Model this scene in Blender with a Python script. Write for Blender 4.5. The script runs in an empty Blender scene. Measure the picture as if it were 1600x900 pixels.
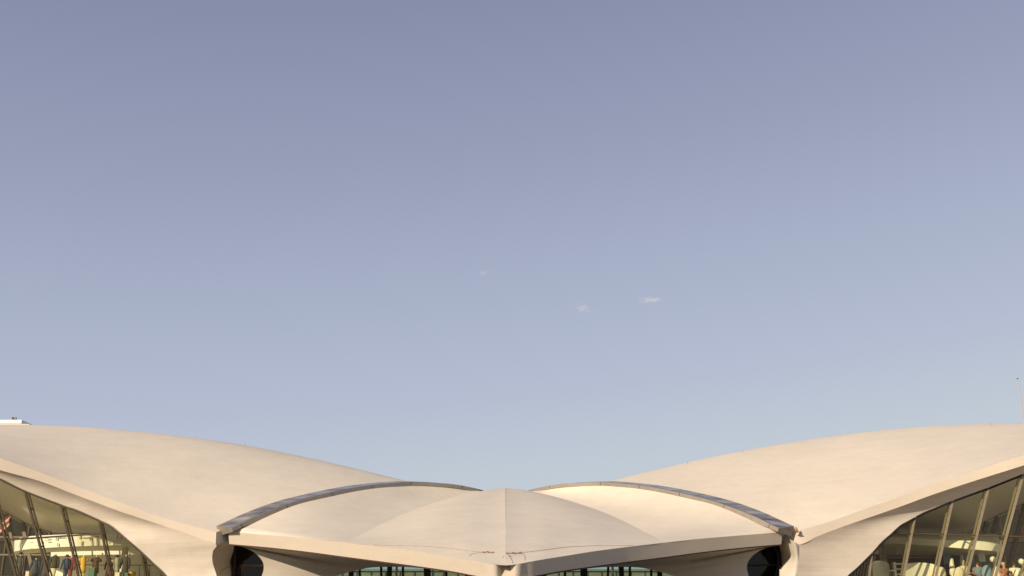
import bpy, math, random
import numpy as np
from mathutils import Vector, Matrix
random.seed(7)
rad = math.radians
sc = bpy.context.scene
# ------------------------------------------------------------------ camera
FPX = 1716.0; W0, H0 = 1600, 900
PITCH = math.atan((1001-450)/FPX)
YAW = -math.atan(10/FPX)*0.97
cam_d = bpy.data.cameras.new('camera'); cam = bpy.data.objects.new('camera', cam_d)
sc.collection.objects.link(cam); sc.camera = cam
cam_d.sensor_width = 36; cam_d.lens = 36*FPX/W0; cam_d.clip_end = 9000; cam_d.clip_start = .1
CAM = Vector((0, 0, 1.6))
cam.location = CAM; cam.rotation_euler = (rad(90)+PITCH, 0, YAW)
# ------------------------------------------------------------------ light
SUN_EL, SUN_AZ = rad(17), rad(37)      # azimuth measured from behind the camera towards the left
sd = Vector((-math.sin(SUN_AZ)*math.cos(SUN_EL), -math.cos(SUN_AZ)*math.cos(SUN_EL), math.sin(SUN_EL)))
sun_d = bpy.data.lights.new('sun', 'SUN'); sun = bpy.data.objects.new('sun', sun_d)
sc.collection.objects.link(sun)
sun_d.energy = 3.7; sun_d.angle = rad(.55); sun_d.color = (1, .84, .64)
sun.rotation_euler = sd.to_track_quat('Z', 'Y').to_euler()
world = bpy.data.worlds.new('World'); sc.world = world; world.use_nodes = True
wn = world.node_tree; wn.nodes.clear()
def N(t, ty, **k):
    n = t.nodes.new(ty)
    for a, b in k.items(): setattr(n, a, b)
    return n
sky = N(wn, 'ShaderNodeTexSky', sky_type='NISHITA'); sky.sun_disc = False
sky.sun_elevation = SUN_EL; sky.sun_rotation = math.pi + SUN_AZ
sky.air_density = 1.0; sky.dust_density = 1.5; sky.ozone_density = 3.0
tc = N(wn, 'ShaderNodeTexCoord'); sx = N(wn, 'ShaderNodeSeparateXYZ')
wn.links.new(tc.outputs['Generated'], sx.inputs[0])
# the evening air's own colours by height above the horizon, blended with the physical sky
cr = N(wn, 'ShaderNodeValToRGB'); e = cr.color_ramp
stops = [(0, (.62, .645, .665)), (.06, (.59, .625, .66)), (.14, (.54, .59, .65)), (.22, (.465, .505, .63)), (.31, (.40, .442, .566)), (.43, (.315, .342, .472)), (.54, (.252, .273, .402)), (1, (.13, .15, .28))]
e.elements[0].position = 0; e.elements[0].color = (*stops[0][1], 1)
e.elements[1].position = 1; e.elements[1].color = (*stops[-1][1], 1)
for p, c in stops[1:-1]:
    q = e.elements.new(p); q.color = (*c, 1)
ma = N(wn, 'ShaderNodeMath', operation='MULTIPLY_ADD'); ma.inputs[1].default_value = -.10
wn.links.new(sx.outputs[0], ma.inputs[0]); wn.links.new(sx.outputs[2], ma.inputs[2]); wn.links.new(ma.outputs[0], cr.inputs[0])
m1 = N(wn, 'ShaderNodeMixRGB', blend_type='MULTIPLY'); m1.inputs[0].default_value = 1
m1.inputs[2].default_value = (8.3, 8.3, 8.3, 1)
wn.links.new(cr.outputs[0], m1.inputs[1])
m2 = N(wn, 'ShaderNodeMixRGB'); m2.inputs[0].default_value = .93
wn.links.new(sky.outputs[0], m2.inputs[1]); wn.links.new(m1.outputs[0], m2.inputs[2])
bg = N(wn, 'ShaderNodeBackground'); bg.inputs[1].default_value = .094
wo = N(wn, 'ShaderNodeOutputWorld')
wn.links.new(m2.outputs[0], bg.inputs[0]); wn.links.new(bg.outputs[0], wo.inputs[0])
sc.view_settings.view_transform = 'Standard'; sc.view_settings.look = 'None'
sc.view_settings.exposure = .38; sc.view_settings.gamma = 1
# ------------------------------------------------------------------ pixel rays
_cr = cam.rotation_euler.to_matrix()
def P(px, py, Y):
    d = _cr @ Vector(((px-800)/FPX, -(py-450)/FPX, -1))
    return CAM + d*(Y/d.y)
def mir(v): return Vector((-v.x, v.y, v.z))
# ------------------------------------------------------------------ mesh helpers
def link(o, parent=None):
    sc.collection.objects.link(o)
    if parent: o.parent = parent
    return o
def meshobj(name, V, F, mat, parent=None, smooth=True, label=None, fmat=None):
    me = bpy.data.meshes.new(name); me.from_pydata([tuple(v) for v in V], [], F); me.update()
    if isinstance(mat, (list, tuple)):
        for m in mat: me.materials.append(m)
    else: me.materials.append(mat)
    if fmat: me.polygons.foreach_set('material_index', fmat)
    if smooth: me.polygons.foreach_set('use_smooth', [True]*len(me.polygons))
    o = bpy.data.objects.new(name, me); link(o, parent)
    if parent:                                # keep world coordinates under a moved Empty
        o.matrix_parent_inverse = Matrix.Identity(4)
        off = ORIG.get(parent.name)
        if off is not None: me.transform(Matrix.Translation(-off)); me.update()
        ORIG[o.name] = off if off is not None else Vector((0, 0, 0))
    else: ORIG[o.name] = Vector((0, 0, 0))
    if label: o['label'] = label
    return o
ORIG = {}
def thing(name, loc, label, cat, group=None):
    o = bpy.data.objects.new(name, None); o.empty_display_size = .2; link(o)
    o.location = loc; ORIG[o.name] = Vector(loc); o['label'] = label; o['category'] = cat
    if group: o['group'] = group
    return o
def tag(o, label, cat, group=None):
    o['label'] = label; o['category'] = cat
    if group: o['group'] = group
    return o
def cat_rom(pts, t):            # pts list of Vectors, t in 0..1 by index
    n = len(pts)-1; x = t*n; i = min(int(x), n-1); f = x-i
    p1, p2 = pts[i], pts[i+1]
    p0 = pts[i-1] if i > 0 else p1*2-p2
    p3 = pts[i+2] if i+2 <= n else p2*2-p1
    return .5*((2*p1)+(p2-p0)*f+(2*p0-5*p1+4*p2-p3)*f*f+(3*p1-p0-3*p2+p3)*f**3)
def curve(ctrl, n):
    pts = [P(*c) if not isinstance(c, Vector) else c for c in ctrl]
    return [cat_rom(pts, k/(n-1)) for k in range(n)]
def grid(rows, flip=False):     # rows of equal length
    m, n = len(rows), len(rows[0]); V = [v for r in rows for v in r]; F = []
    for i in range(m-1):
        for j in range(n-1):
            a = i*n+j; f = (a, a+1, a+n+1, a+n)
            F.append(f[::-1] if flip else f)
    return V, F
def patch(name, ctrls, n, m, mat, parent, flip=False, label=None, bulge=None):
    cs = [curve(c, n) for c in ctrls]
    rows = []
    for i in range(m):
        v = i/(m-1)
        r = [cat_rom([c[j] for c in cs], v) for j in range(n)]
        if bulge: r = [p+bulge(j/(n-1), v) for j, p in enumerate(r)]
        rows.append(r)
    V, F = grid(rows, flip)
    return meshobj(name, V, F, mat, parent, label=label), rows
def box_vf(c, s, rot=None):
    hx, hy, hz = s[0]/2, s[1]/2, s[2]/2
    V = [Vector((x, y, z)) for z in (-hz, hz) for y in (-hy, hy) for x in (-hx, hx)]
    if rot: V = [rot @ v for v in V]
    V = [v+Vector(c) for v in V]
    return V, [(0, 2, 3, 1), (4, 5, 7, 6), (0, 1, 5, 4), (2, 6, 7, 3), (0, 4, 6, 2), (1, 3, 7, 5)]
class MB:
    def __init__(s): s.V = []; s.F = []
    def add(s, VF):
        o = len(s.V); s.V += list(VF[0]); s.F += [tuple(i+o for i in f) for f in VF[1]]; return s
    def box(s, c, sz, rot=None): return s.add(box_vf(c, sz, rot))
    def tube(s, pts, r, n=8, r2=None, caps=True):
        return s.add(tube_vf(pts, r, n, r2, caps))
    def beam(s, a, b, w, d, side=None): return s.add(beam_vf(a, b, w, d, side))
    def build(s, name, mat, parent=None, smooth=False, label=None):
        return meshobj(name, s.V, s.F, mat, parent, smooth, label)
def tube_vf(pts, r, n=8, r2=None, caps=True):
    pts = [Vector(p) for p in pts]; V = []; F = []; k = len(pts)
    up = Vector((0, 0, 1))
    for i, p in enumerate(pts):
        t = (pts[min(i+1, k-1)]-pts[max(i-1, 0)]).normalized()
        a = t.cross(up)
        if a.length < .05: a = t.cross(Vector((1, 0, 0)))
        a.normalize(); b = t.cross(a)
        rr = r[i] if isinstance(r, (list, tuple)) else (r if r2 is None else r+(r2-r)*i/(k-1))
        for q in range(n):
            an = 2*math.pi*q/n; V.append(p+a*math.cos(an)*rr+b*math.sin(an)*rr)
    for i in range(k-1):
        for q in range(n):
            F.append((i*n+q, i*n+(q+1) % n, (i+1)*n+(q+1) % n, (i+1)*n+q))
    if caps: F.append(tuple(range(n))[::-1]); F.append(tuple((k-1)*n+q for q in range(n)))
    return V, F
def beam_vf(a, b, w, d, side=None):     # rectangular bar, w along side, d across
    a, b = Vector(a), Vector(b); t = (b-a).normalized()
    s = (side or Vector((1, 0, 0))); s = (s-t*s.dot(t)).normalized(); q = t.cross(s)
    V = []
    for p in (a, b):
        for u, v in ((-1, -1), (1, -1), (1, 1), (-1, 1)): V.append(p+s*u*w/2+q*v*d/2)
    return V, [(0, 3, 2, 1), (4, 5, 6, 7), (0, 1, 5, 4), (1, 2, 6, 5), (2, 3, 7, 6), (3, 0, 4, 7)]
def sweep(path, offs, closed_caps=True):   # path pts, offs(i)-> list of Vector offsets
    V = []; n = None
    for i, p in enumerate(path):
        o = offs(i); n = len(o); V += [p+x for x in o]
    F = []
    for i in range(len(path)-1):
        for q in range(n): F.append((i*n+q, i*n+(q+1) % n, (i+1)*n+(q+1) % n, (i+1)*n+q))
    if closed_caps: F.append(tuple(range(n))[::-1]); F.append(tuple((len(path)-1)*n+q for q in range(n)))
    return V, F
# ------------------------------------------------------------------ materials
def newmat(name):
    m = bpy.data.materials.new(name); m.use_nodes = True; t = m.node_tree
    return m, t, t.nodes['Principled BSDF']
def plain(name, col, rough=.6, metal=0, var=.06, scale=6, bump=0):
    m, t, b = newmat(name)
    tcn = N(t, 'ShaderNodeTexCoord'); no = N(t, 'ShaderNodeTexNoise'); no.inputs['Scale'].default_value = scale
    no.inputs['Detail'].default_value = 6
    t.links.new(tcn.outputs['Object'], no.inputs['Vector'])
    r = N(t, 'ShaderNodeValToRGB')
    r.color_ramp.elements[0].position = .3; r.color_ramp.elements[1].position = .7
    r.color_ramp.elements[0].color = (*[c*(1-var) for c in col], 1)
    r.color_ramp.elements[1].color = (*[min(1, c*(1+var)) for c in col], 1)
    t.links.new(no.outputs[0], r.inputs[0]); t.links.new(r.outputs[0], b.inputs['Base Color'])
    b.inputs['Roughness'].default_value = rough; b.inputs['Metallic'].default_value = metal
    if bump:
        bp = N(t, 'ShaderNodeBump'); bp.inputs['Strength'].default_value = bump; bp.inputs['Distance'].default_value = .02
        t.links.new(no.outputs[0], bp.inputs['Height']); t.links.new(bp.outputs[0], b.inputs['Normal'])
    return m
def concrete(name, col, streak=.05, mott=.05, board=False, coat=False):
    """painted in-situ concrete: broad mottling, roller streaks, fine grain"""
    m, t, b = newmat(name)
    tcn = N(t, 'ShaderNodeTexCoord')
    def noise(scale, vec=(1, 1, 1), det=5, rough=.55, rot=(0, 0, 0)):
        mp = N(t, 'ShaderNodeMapping'); mp.inputs['Scale'].default_value = vec; mp.inputs['Rotation'].default_value = rot
        t.links.new(tcn.outputs['Object'], mp.inputs[0])
        n = N(t, 'ShaderNodeTexNoise'); n.inputs['Scale'].default_value = scale
        n.inputs['Detail'].default_value = det; n.inputs['Roughness'].default_value = rough
        t.links.new(mp.outputs[0], n.inputs['Vector']); return n.outputs[0]
    def mix(a, f, lo, hi):
        r = N(t, 'ShaderNodeMapRange'); r.inputs[1].default_value = .3; r.inputs[2].default_value = .7
        r.inputs[3].default_value = lo; r.inputs[4].default_value = hi
        t.links.new(f, r.inputs[0])
        x = N(t, 'ShaderNodeMixRGB', blend_type='MULTIPLY'); x.inputs[0].default_value = 1
        if isinstance(a, tuple): x.inputs[1].default_value = (*a, 1)
        else: t.links.new(a, x.inputs[1])
        t.links.new(r.outputs[0], x.inputs[2]); return x.outputs[0]
    broad = noise(.16, det=7, rough=.6)
    fine = noise(2.6, (.6, .8, 1.5), det=6, rough=.65)
    stre = noise(1.3, (.25, .5, 3.5), det=5) if not board else noise(2.4, (.12, .12, 5.0), det=4)
    c = mix(col, broad, 1-mott, 1+mott*.6)
    c = mix(c, stre, 1-streak, 1+streak*.5)
    c = mix(c, fine, 1-streak*.8, 1+streak*.5)
    c = mix(c, noise(.7, (1, 1, 2), det=8, rough=.7), 1-mott*.8, 1+mott*.4)
    c = mix(c, noise(1.6, (1.2, 1.2, .12), det=5, rough=.6), 1-mott*.55, 1+mott*.2)
    t.links.new(c, b.inputs['Base Color'])
    b.inputs['Roughness'].default_value = .75 if not coat else .5
    b.inputs['Specular IOR Level'].default_value = .25
    bp = N(t, 'ShaderNodeBump'); bp.inputs['Strength'].default_value = .3; bp.inputs['Distance'].default_value = .02
    ad = N(t, 'ShaderNodeMath', operation='ADD'); t.links.new(fine, ad.inputs[0]); t.links.new(stre, ad.inputs[1])
    t.links.new(ad.outputs[0], bp.inputs['Height']); t.links.new(bp.outputs[0], b.inputs['Normal'])
    return m
def glassmat(name, tint, refl=.9, rough=0.0):
    m = bpy.data.materials.new(name); m.use_nodes = True; t = m.node_tree; t.nodes.clear()
    tr = N(t, 'ShaderNodeBsdfTransparent'); tr.inputs[0].default_value = (*tint, 1)
    gl = N(t, 'ShaderNodeBsdfGlossy'); gl.inputs['Roughness'].default_value = rough; gl.inputs[0].default_value = (refl, refl, refl, 1)
    lw = N(t, 'ShaderNodeLayerWeight'); lw.inputs[0].default_value = .5
    pw = N(t, 'ShaderNodeMath', operation='POWER'); pw.inputs[1].default_value = 4.5; t.links.new(lw.outputs['Facing'], pw.inputs[0])
    fr = N(t, 'ShaderNodeMapRange'); fr.inputs[3].default_value = .08; fr.inputs[4].default_value = 1; t.links.new(pw.outputs[0], fr.inputs[0])
    mx = N(t, 'ShaderNodeMixShader'); o = N(t, 'ShaderNodeOutputMaterial')
    t.links.new(fr.outputs[0], mx.inputs[0]); t.links.new(tr.outputs[0], mx.inputs[1]); t.links.new(gl.outputs[0], mx.inputs[2])
    t.links.new(mx.outputs[0], o.inputs[0]); return m
M = {}
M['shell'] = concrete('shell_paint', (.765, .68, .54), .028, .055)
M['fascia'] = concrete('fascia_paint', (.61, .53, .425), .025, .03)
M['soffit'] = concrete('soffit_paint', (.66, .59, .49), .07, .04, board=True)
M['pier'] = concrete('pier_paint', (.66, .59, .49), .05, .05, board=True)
M['inner'] = concrete('interior_plaster', (.74, .70, .56), .03, .04)
M['white'] = plain('white_plaster', (.80, .80, .74), .5, var=.03)
M['glass'] = glassmat('tinted_glass', (.93, .93, .74))
M['dglass'] = glassmat('dark_glass', (.55, .47, .33), .25)
M['hotelglass'] = plain('hotel_curtain_glass', (.03, .035, .035), .15, 0, .2)
M['clearglass'] = glassmat('clear_glass', (.86, .92, .90), .6)
M['tealglass'] = glassmat('teal_glass', (.55, .74, .70), .5)
M['skyglass'] = plain('skylight_glass', (.22, .20, .17), .12, 0, .95, .9)  # patchy reflections painted in as a streaky two-tone base colour
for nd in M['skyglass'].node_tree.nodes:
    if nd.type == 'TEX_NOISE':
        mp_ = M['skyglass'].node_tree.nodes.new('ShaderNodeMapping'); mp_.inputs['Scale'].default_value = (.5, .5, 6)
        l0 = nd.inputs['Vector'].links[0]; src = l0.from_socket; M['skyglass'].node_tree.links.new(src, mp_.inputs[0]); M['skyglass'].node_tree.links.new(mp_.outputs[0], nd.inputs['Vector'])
M['alu'] = plain('weathered_aluminium', (.30, .26, .21), .5, .3, .08, 3)
M['bronze'] = plain('bronze_anodised_mullion', (.11, .085, .058), .45, .3, .1, 4)
M['lightbronze'] = plain('pale_bronze_mullion', (.34, .29, .20), .45, .3, .1, 4)
M['black'] = plain('black_gasket', (.012, .010, .009), .6)
M['gloom'] = plain('gloom_brown', (.065, .042, .022), .8)  # dark colour stands in for the dim light in the lobby
M['polepaint'] = plain('faded_pole_paint', (.50, .42, .38), .6)
M['drip'] = plain('dark_red_drip_edge', (.06, .022, .015), .7)
M['added_road'] = plain('dark_asphalt', (.05, .047, .043), .9, 0, .2, 2, .2)
M['ground'] = plain('pale_paving', (.42, .345, .26), .9, 0, .12, .5, .2)
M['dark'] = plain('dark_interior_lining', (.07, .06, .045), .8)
M['carpet'] = plain('dark_carpet', (.10, .03, .02), .9)
M['rust'] = plain('rusty_iron', (.22, .08, .03), .85, 0, .3, 30)
M['wire'] = plain('copper_conductor', (.46, .33, .23), .7, 0, .2, 10)
M['brass'] = plain('brass_rail', (.65, .38, .12), .3, .9, .05)
M['gold'] = plain('amber_lamp', (.40, .22, .08), .5)
def flatm(n, c, r=.8): M[n] = plain(n, c, r, 0, .12, 12)
for n, c in dict(cloth_navy=(.035, .045, .07), cloth_blue=(.05, .09, .20), cloth_red=(.35, .06, .03), cloth_yellow=(.80, .50, .06),
                 cloth_brown=(.09, .05, .025), cloth_maroon=(.16, .05, .035), cloth_grey=(.50, .50, .46), cloth_char=(.06, .06, .06),
                 cloth_olive=(.05, .05, .03), cloth_cream=(.70, .66, .52), cloth_teal=(.10, .20, .17), skin=(.55, .33, .22), hair=(.04, .025, .015), hair_grey=(.45, .43, .40),
                 shirt_white=(.78, .78, .75), shirt_blue=(.16, .24, .36), shirt_orange=(.36, .15, .09), panel_blue=(.22, .34, .50), wood=(.35, .20, .09)).items(): flatm(n, c)
# ------------------------------------------------------------------ ground
g = meshobj('ground', [Vector((-3000, -1500, 0)), Vector((3000, -1500, 0)), Vector((3000, 5000, 0)), Vector((-3000, 5000, 0))], [(0, 1, 2, 3)], M['ground'], smooth=False)
g['kind'] = 'structure'
rd = meshobj('added_road', [Vector((-22, 5, .004)), Vector((22, 5, .004)), Vector((14.5, 57, .004)), Vector((-14.5, 57, .004))], [(0, 1, 2, 3)], M['added_road'], smooth=False); rd['kind'] = 'structure'  # unseen asphalt added to cut bounce light onto the canopy underside
# ------------------------------------------------------------------ the terminal
term = thing('terminal_building', (0, 62, 0), 'cream concrete shell terminal with two winged roofs and a beaked entrance canopy', 'building')
def hermite_wing(name, Fc, Sc, stripc, lab, upk=.16):
    n, m = 90, 28
    Fr = curve(Fc, n); Sr = curve(Sc, n)
    K = stripc
    rows = []
    for i in range(m):
        u = i/(m-1); r = []
        for j in range(n):
            t = j/(n-1); F_, S_ = Fr[j], Sr[j]
            D = S_-F_; L = D.length; v = (S_-CAM).normalized()
            def H(F_, S_, D, L, v, u):
                m0 = D*1.0+Vector((0, 0, 1))*L*upk; m1 = v*L*.45
                return (2*u**3-3*u*u+1)*F_+(u**3-2*u*u+u)*m0+(-2*u**3+3*u*u)*S_+(u**3-u*u)*m1
            p = H(F_, S_, D, L, v, u)
            if j == 0 or t < .5:
                F0, S0 = Fr[0], Sr[0]; D0 = S0-F0; v0 = (S0-CAM).normalized()
                d = cat_rom(K, u)-H(F0, S0, D0, D0.length, v0, u)
                p = p+d*(1-t)**5*min(1, u*6)
            r.append(p)
        rows.append(r)
    for i in range(1, 16):
        s = i/15
        rows.append([S_+(S_-CAM).normalized()*s*(7+10*j/n)-Vector((0, 0, 1))*((1.0+7*j/n)*s*s) for j, S_ in enumerate(Sr)])
    V, F = grid(rows)
    return meshobj(name, V, F, M['shell'], term, label=lab), Fr, Sr
# skylight strip centre lines (world), the left one traced and the right one its mirror image
stripL = [(350, 829, 53.4), (400, 806, 54.6), (450, 788, 56), (500, 775.5, 57.5), (550, 765.5, 59.2), (600, 759.5, 61), (640, 757.5, 62.5), (700, 761, 64.2), (743, 769.5, 65.8), (780, 783, 68)]
KL = [P(*c) for c in stripL]; KR = [mir(k) for k in KL]
def strip_sub(K, off): return [k+off for k in K[:8]]
wl, FL, SL = hermite_wing('wing_shell',
    [(338, 831.5, 53.5), (249, 807, 54), (187, 785, 54), (124, 761.5, 54), (62, 738, 53.7), (0, 716, 53.3), (-60, 696.5, 53), (-130, 678, 52.8), (-210, 664, 53)],
    [(652, 755.5, 65), (520, 723.5, 64.7), (400, 698.5, 64), (290, 682, 63.2), (170, 670, 62.5), (60, 664, 62), (-30, 664, 61.5), (-120, 662, 60), (-210, 659, 57)],
    strip_sub(KL, Vector((-.35, .5, -.2))), 'left wing roof')
wr, FR, SR = hermite_wing('wing_shell',
    [(1228, 830, 54.35), (1248, 828, 54.02), (1290, 817, 54), (1341, 799, 54), (1403, 777, 54), (1460, 756, 53.8), (1530, 733, 53.5), (1600, 711, 53), (1665, 690, 52.8), (1740, 671.5, 52.7), (1820, 659, 53)],
    [(930, 757, 65), (1050, 728, 66.5), (1160, 704, 67.5), (1280, 684, 68.3), (1400, 669.5, 68.7), (1511, 663, 68.5), (1600, 661.4, 67.5), (1680, 661, 65.5), (1755, 659, 62), (1820, 655, 57)],
    strip_sub(KR, Vector((.35, .5, -.2))), 'right wing roof', .04)
# fascias
FBl = [(337, 850, 53.55), (249, 819.5, 54.05), (187, 799, 54.05), (124, 775.5, 54.05), (62, 752, 53.75), (0, 734.5, 53.35), (-60, 715.5, 53.05), (-130, 696, 52.85), (-210, 674, 53.05)]
Fl = [(338, 831.5, 53.5), (249, 807, 54), (187, 785, 54), (124, 761.5, 54), (62, 738, 53.7), (0, 716, 53.3), (-60, 696.5, 53), (-130, 678, 52.8), (-210, 664, 53)]
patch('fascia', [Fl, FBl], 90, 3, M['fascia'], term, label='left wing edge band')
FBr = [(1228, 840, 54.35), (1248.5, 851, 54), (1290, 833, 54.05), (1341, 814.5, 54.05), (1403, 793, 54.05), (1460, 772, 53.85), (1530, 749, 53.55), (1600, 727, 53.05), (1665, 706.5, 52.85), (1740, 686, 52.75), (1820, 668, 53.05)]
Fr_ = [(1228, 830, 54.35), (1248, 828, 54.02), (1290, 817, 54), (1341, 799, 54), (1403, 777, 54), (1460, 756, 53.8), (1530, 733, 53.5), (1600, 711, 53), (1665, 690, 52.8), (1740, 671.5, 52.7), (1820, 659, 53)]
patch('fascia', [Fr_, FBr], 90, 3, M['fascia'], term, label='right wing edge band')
# nose of the right wing: the fascia turns the corner down to the strip
patch('fascia', [[(1224, 829, 54.6), (1228, 830, 54.35)], [(1224, 838.5, 54.6), (1228, 840, 54.35)]], 4, 3, M['fascia'], term)
# soffits and piers of the wings
Wl = [(-210, 680, 53.9), (-130, 702, 53.8), (-60, 722, 54), (0, 747, 54.3), (39, 766, 54.6), (96, 788, 54.9), (120, 796, 54.9), (156, 812, 54.95), (173, 820, 54.9), (187, 831, 54.85), (205, 847, 54.8), (221, 861, 54.9), (240, 879, 55), (259, 897, 55), (278, 925, 55), (290, 960, 55), (292, 1054, 54.6)]
FBfl = [(-210, 674, 53.05), (-130, 696, 52.85), (-60, 715.5, 53.05), (0, 734.5, 53.35), (50, 748.8, 53.75), (110, 770, 54.05), (145, 783, 54.05), (187, 799, 54.05), (225, 811.5, 54.05), (262, 823.5, 54), (305, 838, 53.75), (337, 850, 53.55), (332.5, 862, 53.9), (332, 878, 54.2), (338, 898, 54.4), (348, 940, 54), (338, 1056, 53.4)]
def wing_soffit(FB, Wc, lab, s):
    def bl(t, v):
        return Vector((0, .10, .06))*math.sin(math.pi*v)
    return patch('soffit', [FB, Wc], 110, 12, M['soffit'], term, label=lab, bulge=bl)
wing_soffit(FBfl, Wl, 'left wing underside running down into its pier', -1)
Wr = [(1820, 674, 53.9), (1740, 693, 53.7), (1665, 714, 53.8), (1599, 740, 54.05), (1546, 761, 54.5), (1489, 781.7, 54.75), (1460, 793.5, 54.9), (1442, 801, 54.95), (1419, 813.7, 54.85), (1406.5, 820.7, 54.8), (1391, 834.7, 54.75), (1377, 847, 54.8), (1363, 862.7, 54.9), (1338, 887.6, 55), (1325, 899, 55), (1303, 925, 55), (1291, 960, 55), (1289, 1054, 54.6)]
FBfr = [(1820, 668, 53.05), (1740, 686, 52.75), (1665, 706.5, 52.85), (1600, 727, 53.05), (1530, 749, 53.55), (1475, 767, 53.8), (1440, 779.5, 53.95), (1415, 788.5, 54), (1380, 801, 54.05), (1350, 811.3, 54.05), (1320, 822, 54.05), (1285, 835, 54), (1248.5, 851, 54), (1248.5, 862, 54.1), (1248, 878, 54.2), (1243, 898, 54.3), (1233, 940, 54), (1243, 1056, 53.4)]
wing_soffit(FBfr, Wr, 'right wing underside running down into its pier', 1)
# buttress flanks that face the slot windows
fl_front = [(337, 850, 53.55), (332.5, 862, 53.9), (332, 878, 54.2), (338, 898, 54.4), (348, 940, 54), (338, 1056, 53.4)]
fl_back = [(361, 842, 55.4), (365.5, 856, 56.8), (362, 870, 57.2), (361.5, 882, 57.3), (364, 898, 57.3), (372, 940, 57.2), (376, 1046, 57)]
fl_back = fl_back[:1]+fl_back[1:5]+[fl_back[6]]
patch('buttress', [fl_front, fl_back], 40, 8, M['pier'], term, label='left buttress flank beside the slot window', bulge=lambda t, v: Vector((-.25, .1, 0))*math.sin(math.pi*v))
fr_front = [(1248.5, 851, 54), (1248.5, 862, 54.1), (1248, 878, 54.2), (1243, 898, 54.3), (1233, 940, 54), (1243, 1056, 53.4)]
fr_mid = [(1225, 838, 54.3), (1230, 855, 54.6), (1234.5, 871, 54.9), (1221, 889, 55), (1218, 905, 55), (1222, 1056, 54.5)]
fr_back = [(1222, 842, 55.4), (1218, 852, 56.8), (1220, 870, 57.2), (1221, 884, 57.3), (1217, 900, 57.3), (1210, 1046, 57)]
patch('buttress', [fr_front, [(1238, 844.5, 53.7), (1243, 858, 53.9), (1243.5, 875, 54.2), (1237, 895, 54.4), (1230, 925, 54.3), (1235, 1056, 53.6)], fr_mid], 40, 6, M['pier'], term, label='right buttress edge in sunlight')
patch('buttress', [fr_mid, fr_back], 40, 6, M['pier'], term, label='right buttress flank in shade')
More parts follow.
